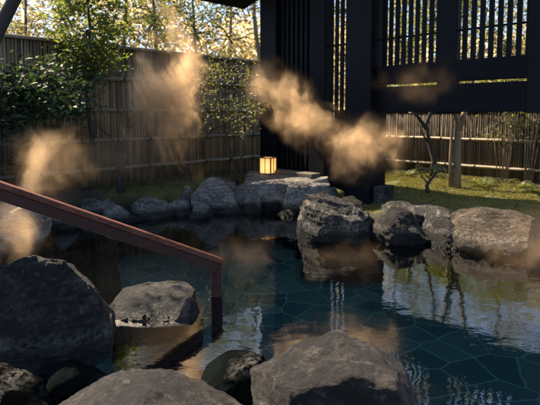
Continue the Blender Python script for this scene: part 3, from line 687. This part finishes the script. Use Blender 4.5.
def fern(px, py, z, L, n, label, seed, mat=LEAF_FERN, name='fern'):
    rng = np.random.default_rng(seed); t = at_z(px, py, z); o = empty(name, (t.x, t.y, z - .03)); tag(o, label, 'fern')
    m = MB(); V = []; T = []
    for k in range(n):
        a = rng.uniform(0, 6.28); l = L * rng.uniform(.7, 1.15); hgt = l * rng.uniform(.5, .9); pr = Vector((math.cos(a), math.sin(a), 0)); pts = []
        for i in range(7):
            q = i / 6; pts.append(pr * (l * q) + Vector((0, 0, hgt * (1.7 * q - 1.15 * q * q))))
        m.tube(pts, [.005 * (1 - .8 * i / 6) for i in range(7)], 4)
        for i in range(14):
            q = .15 + .85 * i / 14; j = min(int(q * 6), 5); p = pts[j].lerp(pts[j + 1], q * 6 - j); dd = (pts[j + 1] - pts[j]).normalized(); sdv = dd.cross(Vector((0, 0, 1))).normalized()
            wl = l * .3 * math.sin(min(1, .25 + q * .85) * math.pi * .95)
            for s in (-1, 1):
                tip = p + sdv * (s * wl) + dd * (wl * .35) - Vector((0, 0, wl * .15)); w_ = dd * (l * .028)
                b_ = len(V); V += [p - w_, (p + tip) / 2 - w_ * 1.1, tip, (p + tip) / 2 + w_ * 1.1]; T += [rng.uniform(.2, 1)] * 4
    m.build('stem', BARK_DARK, o)
    V = np.array([v[:] for v in V]); k = np.arange(0, len(V), 4)
    np_mesh('frond', V, np.c_[k, k + 1, k + 2, k + 3], mat, o, T)
fern(483, 186, .24, .28, 9, 'spreading fern on the moss right of the pale trunk', 1)
fern(503, 184, .24, .24, 8, 'reddish green fern in the middle of the fence foot', 2)
fern(522, 188, .24, .24, 8, 'dark upright fern on the moss toward the right edge', 3)
fern(539, 193, .24, .30, 10, 'bushy dark fern cut by the right edge of the picture', 4)
fern(405, 176, .24, .26, 9, 'low dark fern close to the thick pillar', 5)
fern(446, 178, .24, .22, 8, 'small fern in shade behind the pale forked trunk', 6)

fern(152, 184, .3, .2, 7, 'small fern behind the round topped rock on the left bank', 7)
fern(222, 173, .3, .22, 8, 'small fern between the pointed rock and the thin sapling', 8)
fern(95, 186, .3, .24, 8, 'fern behind the pale ridged rock near the handrail', 9)
# -- moss tufts: too many to count
rng = np.random.default_rng(5)
Pm = np.c_[rng.uniform(1.2, 5.2, 110000), rng.uniform(4.8, 9.8, 110000)]
Pm = Pm[(pool_sd(Pm) > .3) & (Pm.sum(1) < SR - .1) & (Pm.sum(1) > 6.3)]
den = fbm(np.c_[Pm * 1.7, np.zeros(len(Pm))], 3, 3); Pm = Pm[den > -.45]
P2 = np.c_[rng.uniform(-2.6, 1.0, 42000), rng.uniform(6.2, 9.8, 42000)]
P2 = P2[(pool_sd(P2) > .25) & (P2[:, 1] < P2[:, 0] + SL - .08) & (P2.sum(1) < 8.1)]
den = fbm(np.c_[P2 * 1.9, np.zeros(len(P2))], 13, 3) + .22 * P2[:, 0]; P2 = P2[den > -.35]
Pm = np.r_[Pm, P2]; hz = ground_h(Pm); C = np.c_[Pm, hz]; n = len(C)
ang = rng.uniform(0, 6.28, n); hh = rng.uniform(.008, .026, n); wd = .006
V = np.stack([C + np.c_[np.cos(ang) * wd, np.sin(ang) * wd, 0 * ang - .004], C - np.c_[np.cos(ang) * wd, np.sin(ang) * wd, 0 * ang + .004], C + np.c_[rng.normal(0, .008, n), rng.normal(0, .008, n), hh]], 1).reshape(-1, 3)
MOSS = mat_leaf('moss_tuft', [(0, (.042, .052, .013)), (.5, (.098, .104, .024)), (1, (.165, .152, .045))], .3, .8)
tag(np_mesh('moss', V, np.arange(3 * n).reshape(-1, 3), MOSS, tone=np.repeat(rng.random(n), 3)), 'yellow green moss carpet between the bank rocks and the fences', 'moss', kind='stuff')
# fallen leaves on the left bank
Pl = np.c_[rng.uniform(-3.6, .6, 2600), rng.uniform(5.2, 9.6, 2600)]
Pl = Pl[(pool_sd(Pl) > .2) & (Pl[:, 1] < Pl[:, 0] + SL - .1)]
Pr = np.c_[rng.uniform(1.6, 4.8, 420), rng.uniform(5.0, 9.4, 420)]; Pr = Pr[(pool_sd(Pr) > .3) & (Pr.sum(1) < SR - .15)]
Pl = np.r_[Pl, Pr]; C = np.c_[Pl, ground_h(Pl) + .016]
V, Ft = leaves(C, .05, rng, .55, 0, 2.5)
DRY = mat_leaf('dry_leaf', [(0, (.03, .022, .012)), (.5, (.09, .06, .03)), (1, (.18, .13, .07))], .15, .8)
tag(np_mesh('fallen_leaves', V, Ft, DRY, tone=np.repeat(rng.random(len(C)), 4)), 'brown fallen leaves scattered over the moss and under the left fence', 'leaves', kind='stuff')

# -- trees beyond the fences
GB = 'trees beyond the fences'
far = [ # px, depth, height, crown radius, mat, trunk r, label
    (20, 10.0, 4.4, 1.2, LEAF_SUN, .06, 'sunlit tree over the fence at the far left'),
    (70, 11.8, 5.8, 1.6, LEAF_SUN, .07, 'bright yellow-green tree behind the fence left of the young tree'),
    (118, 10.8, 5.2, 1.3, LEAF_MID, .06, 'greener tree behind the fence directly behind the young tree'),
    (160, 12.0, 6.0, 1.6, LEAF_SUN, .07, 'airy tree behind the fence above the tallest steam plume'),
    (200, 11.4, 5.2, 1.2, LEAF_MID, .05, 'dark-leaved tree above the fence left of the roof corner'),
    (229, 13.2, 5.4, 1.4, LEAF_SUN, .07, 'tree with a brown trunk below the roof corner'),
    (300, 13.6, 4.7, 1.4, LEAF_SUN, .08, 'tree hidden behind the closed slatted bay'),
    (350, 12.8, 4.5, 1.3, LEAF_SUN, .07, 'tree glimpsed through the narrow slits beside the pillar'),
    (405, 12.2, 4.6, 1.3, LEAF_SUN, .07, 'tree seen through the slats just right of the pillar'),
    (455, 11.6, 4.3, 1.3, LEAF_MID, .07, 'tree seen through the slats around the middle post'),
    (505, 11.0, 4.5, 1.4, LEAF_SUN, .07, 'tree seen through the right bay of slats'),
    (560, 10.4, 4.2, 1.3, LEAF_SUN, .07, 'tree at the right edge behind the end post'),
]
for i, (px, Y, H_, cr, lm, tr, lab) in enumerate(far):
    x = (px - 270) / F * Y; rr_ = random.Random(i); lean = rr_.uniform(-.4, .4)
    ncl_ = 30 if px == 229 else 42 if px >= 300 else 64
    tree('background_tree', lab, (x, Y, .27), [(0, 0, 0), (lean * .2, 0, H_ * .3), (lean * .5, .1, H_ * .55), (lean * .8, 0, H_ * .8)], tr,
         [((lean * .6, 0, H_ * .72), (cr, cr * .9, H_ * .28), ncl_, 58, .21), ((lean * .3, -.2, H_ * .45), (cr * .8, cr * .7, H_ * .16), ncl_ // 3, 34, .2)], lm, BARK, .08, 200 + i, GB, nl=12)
tb = at_y(259, 120, 11.4)
tree('slanting_tree', 'pale slanting trunk beside the left post of the timber wall', (tb.x + .2, 11.4, .27), [(0, 0, 0), (-.03, 0, 1.0), (-.12, 0, 1.9), (-.26, 0, 2.8), (-.36, .1, 3.8)], .07,
     [((-.3, 0, 3.7), (.9, .8, .6), 30, 34, .2)], LEAF_SUN, BARK_PALE, .09, 301, nl=6, tipr=.6, extra=[([(-.05, .1, 0), (.02, .1, 1.2), (.05, .1, 2.4), (.1, .1, 3.4)], .035)])
# -- clipped evergreen shrubs just behind the right fence
for i, (px, lab) in enumerate(((392, 'evergreen shrub behind the right fence next to the pillar'), (430, 'evergreen shrub behind the fence beyond the dark crooked tree'), (468, 'evergreen shrub behind the fence beyond the pale forked trunk'),
                               (505, 'evergreen shrub behind the fence below the right bay of slats'), (545, 'evergreen shrub behind the fence at the right edge'))):
    u = (px - 270) / F; Y = (SR + .95) / (1 + u); x = u * Y
    tree('evergreen_shrub', lab, (x, Y, .27), [(0, 0, 0), (.03, 0, .5), (0, 0, 1.1)], .03, [((0, 0, 1.15), (.62, .5, .72), 60, 40, .13)], LEAF_MID, BARK_DARK, .07, 400 + i, 'evergreen shrubs behind the right fence', 'shrub', nl=8, trunk_name='stem')
# -- far-off woods that read as one mass
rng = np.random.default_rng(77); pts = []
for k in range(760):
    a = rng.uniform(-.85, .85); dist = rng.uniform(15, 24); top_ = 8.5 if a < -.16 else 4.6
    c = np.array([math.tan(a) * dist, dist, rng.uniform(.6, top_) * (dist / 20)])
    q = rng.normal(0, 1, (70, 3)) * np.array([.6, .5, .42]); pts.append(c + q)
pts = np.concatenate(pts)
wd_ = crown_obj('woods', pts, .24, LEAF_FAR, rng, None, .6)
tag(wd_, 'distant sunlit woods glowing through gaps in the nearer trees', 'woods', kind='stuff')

# ------------------------------------------------------------------ steam
def steam(label, px, py, Y, rx, ry, rz, dens, scale, seed, tilt=0.0, lo=.42, hi=.86, stretch=(1, 1, .85)):
    c = at_y(px, py, Y); V, Fq = ico(3); a = rx / F * Y; bb = rz / F * Y
    o = np_mesh('steam', V, Fq, mat_steam('steam_%d' % seed, dens, scale, seed, lo, hi, stretch))
    o.location = c; o.scale = (a, ry, bb); o.rotation_euler = (0, tilt, 0)
    tag(o, label, 'steam', kind='stuff')
steam('tall golden steam plume rising before the left fence', 168, 88, 6.0, 50, .45, 108, 17, 1.7, 1)
steam('thin steam drifting at the foot of the tall plume', 125, 148, 6.0, 120, .4, 66, 2.0, 1.6, 9)
steam('golden steam over the handrail near the left edge', 50, 168, 3.4, 60, .3, 64, 3.4, 2.6, 2)
steam('golden steam around the rock at the left edge', 14, 225, 3.6, 70, .3, 52, 3.6, 2.4, 3)
steam('slanting golden steam before the closed slatted bay', 298, 108, 5.2, 84, .34, 42, 7, 2.3, 4, .68)
steam('thick golden steam before the thick pillar', 366, 148, 4.9, 70, .36, 48, 6.5, 2.5, 5)
steam('brown steam low over the boulder at the right edge', 518, 238, 4.1, 90, .4, 64, 1.1, 2.0, 6)
steam('faint steam wisp over the middle of the pool', 245, 268, 4.4, 60, .35, 46, .7, 2.2, 7)
steam('faint steam wisp before the craggy boulder', 345, 265, 4.3, 58, .35, 44, .45, 2.2, 8)
steam('thin high steam wisp crossing the beam', 420, 80, 4.9, 70, .3, 36, .35, 2.6, 10, -.2)

# ------------------------------------------------------------------ render settings
scene.render.engine = 'CYCLES'
vs = scene.view_settings; scene.display_settings.display_device = 'sRGB'
vs.view_transform = 'Standard'; vs.look = 'None'; vs.exposure = 1.75; vs.gamma = 1.0; vs.use_curve_mapping = False
cy = scene.cycles
cy.use_denoising = True; cy.max_bounces = 10; cy.diffuse_bounces = 3; cy.glossy_bounces = 4; cy.transmission_bounces = 6
cy.transparent_max_bounces = 16; cy.volume_bounces = 1; cy.volume_step_rate = .4; cy.volume_max_steps = 128
cy.use_adaptive_sampling = True; cy.adaptive_threshold = .02
cy.sample_clamp_indirect = 6
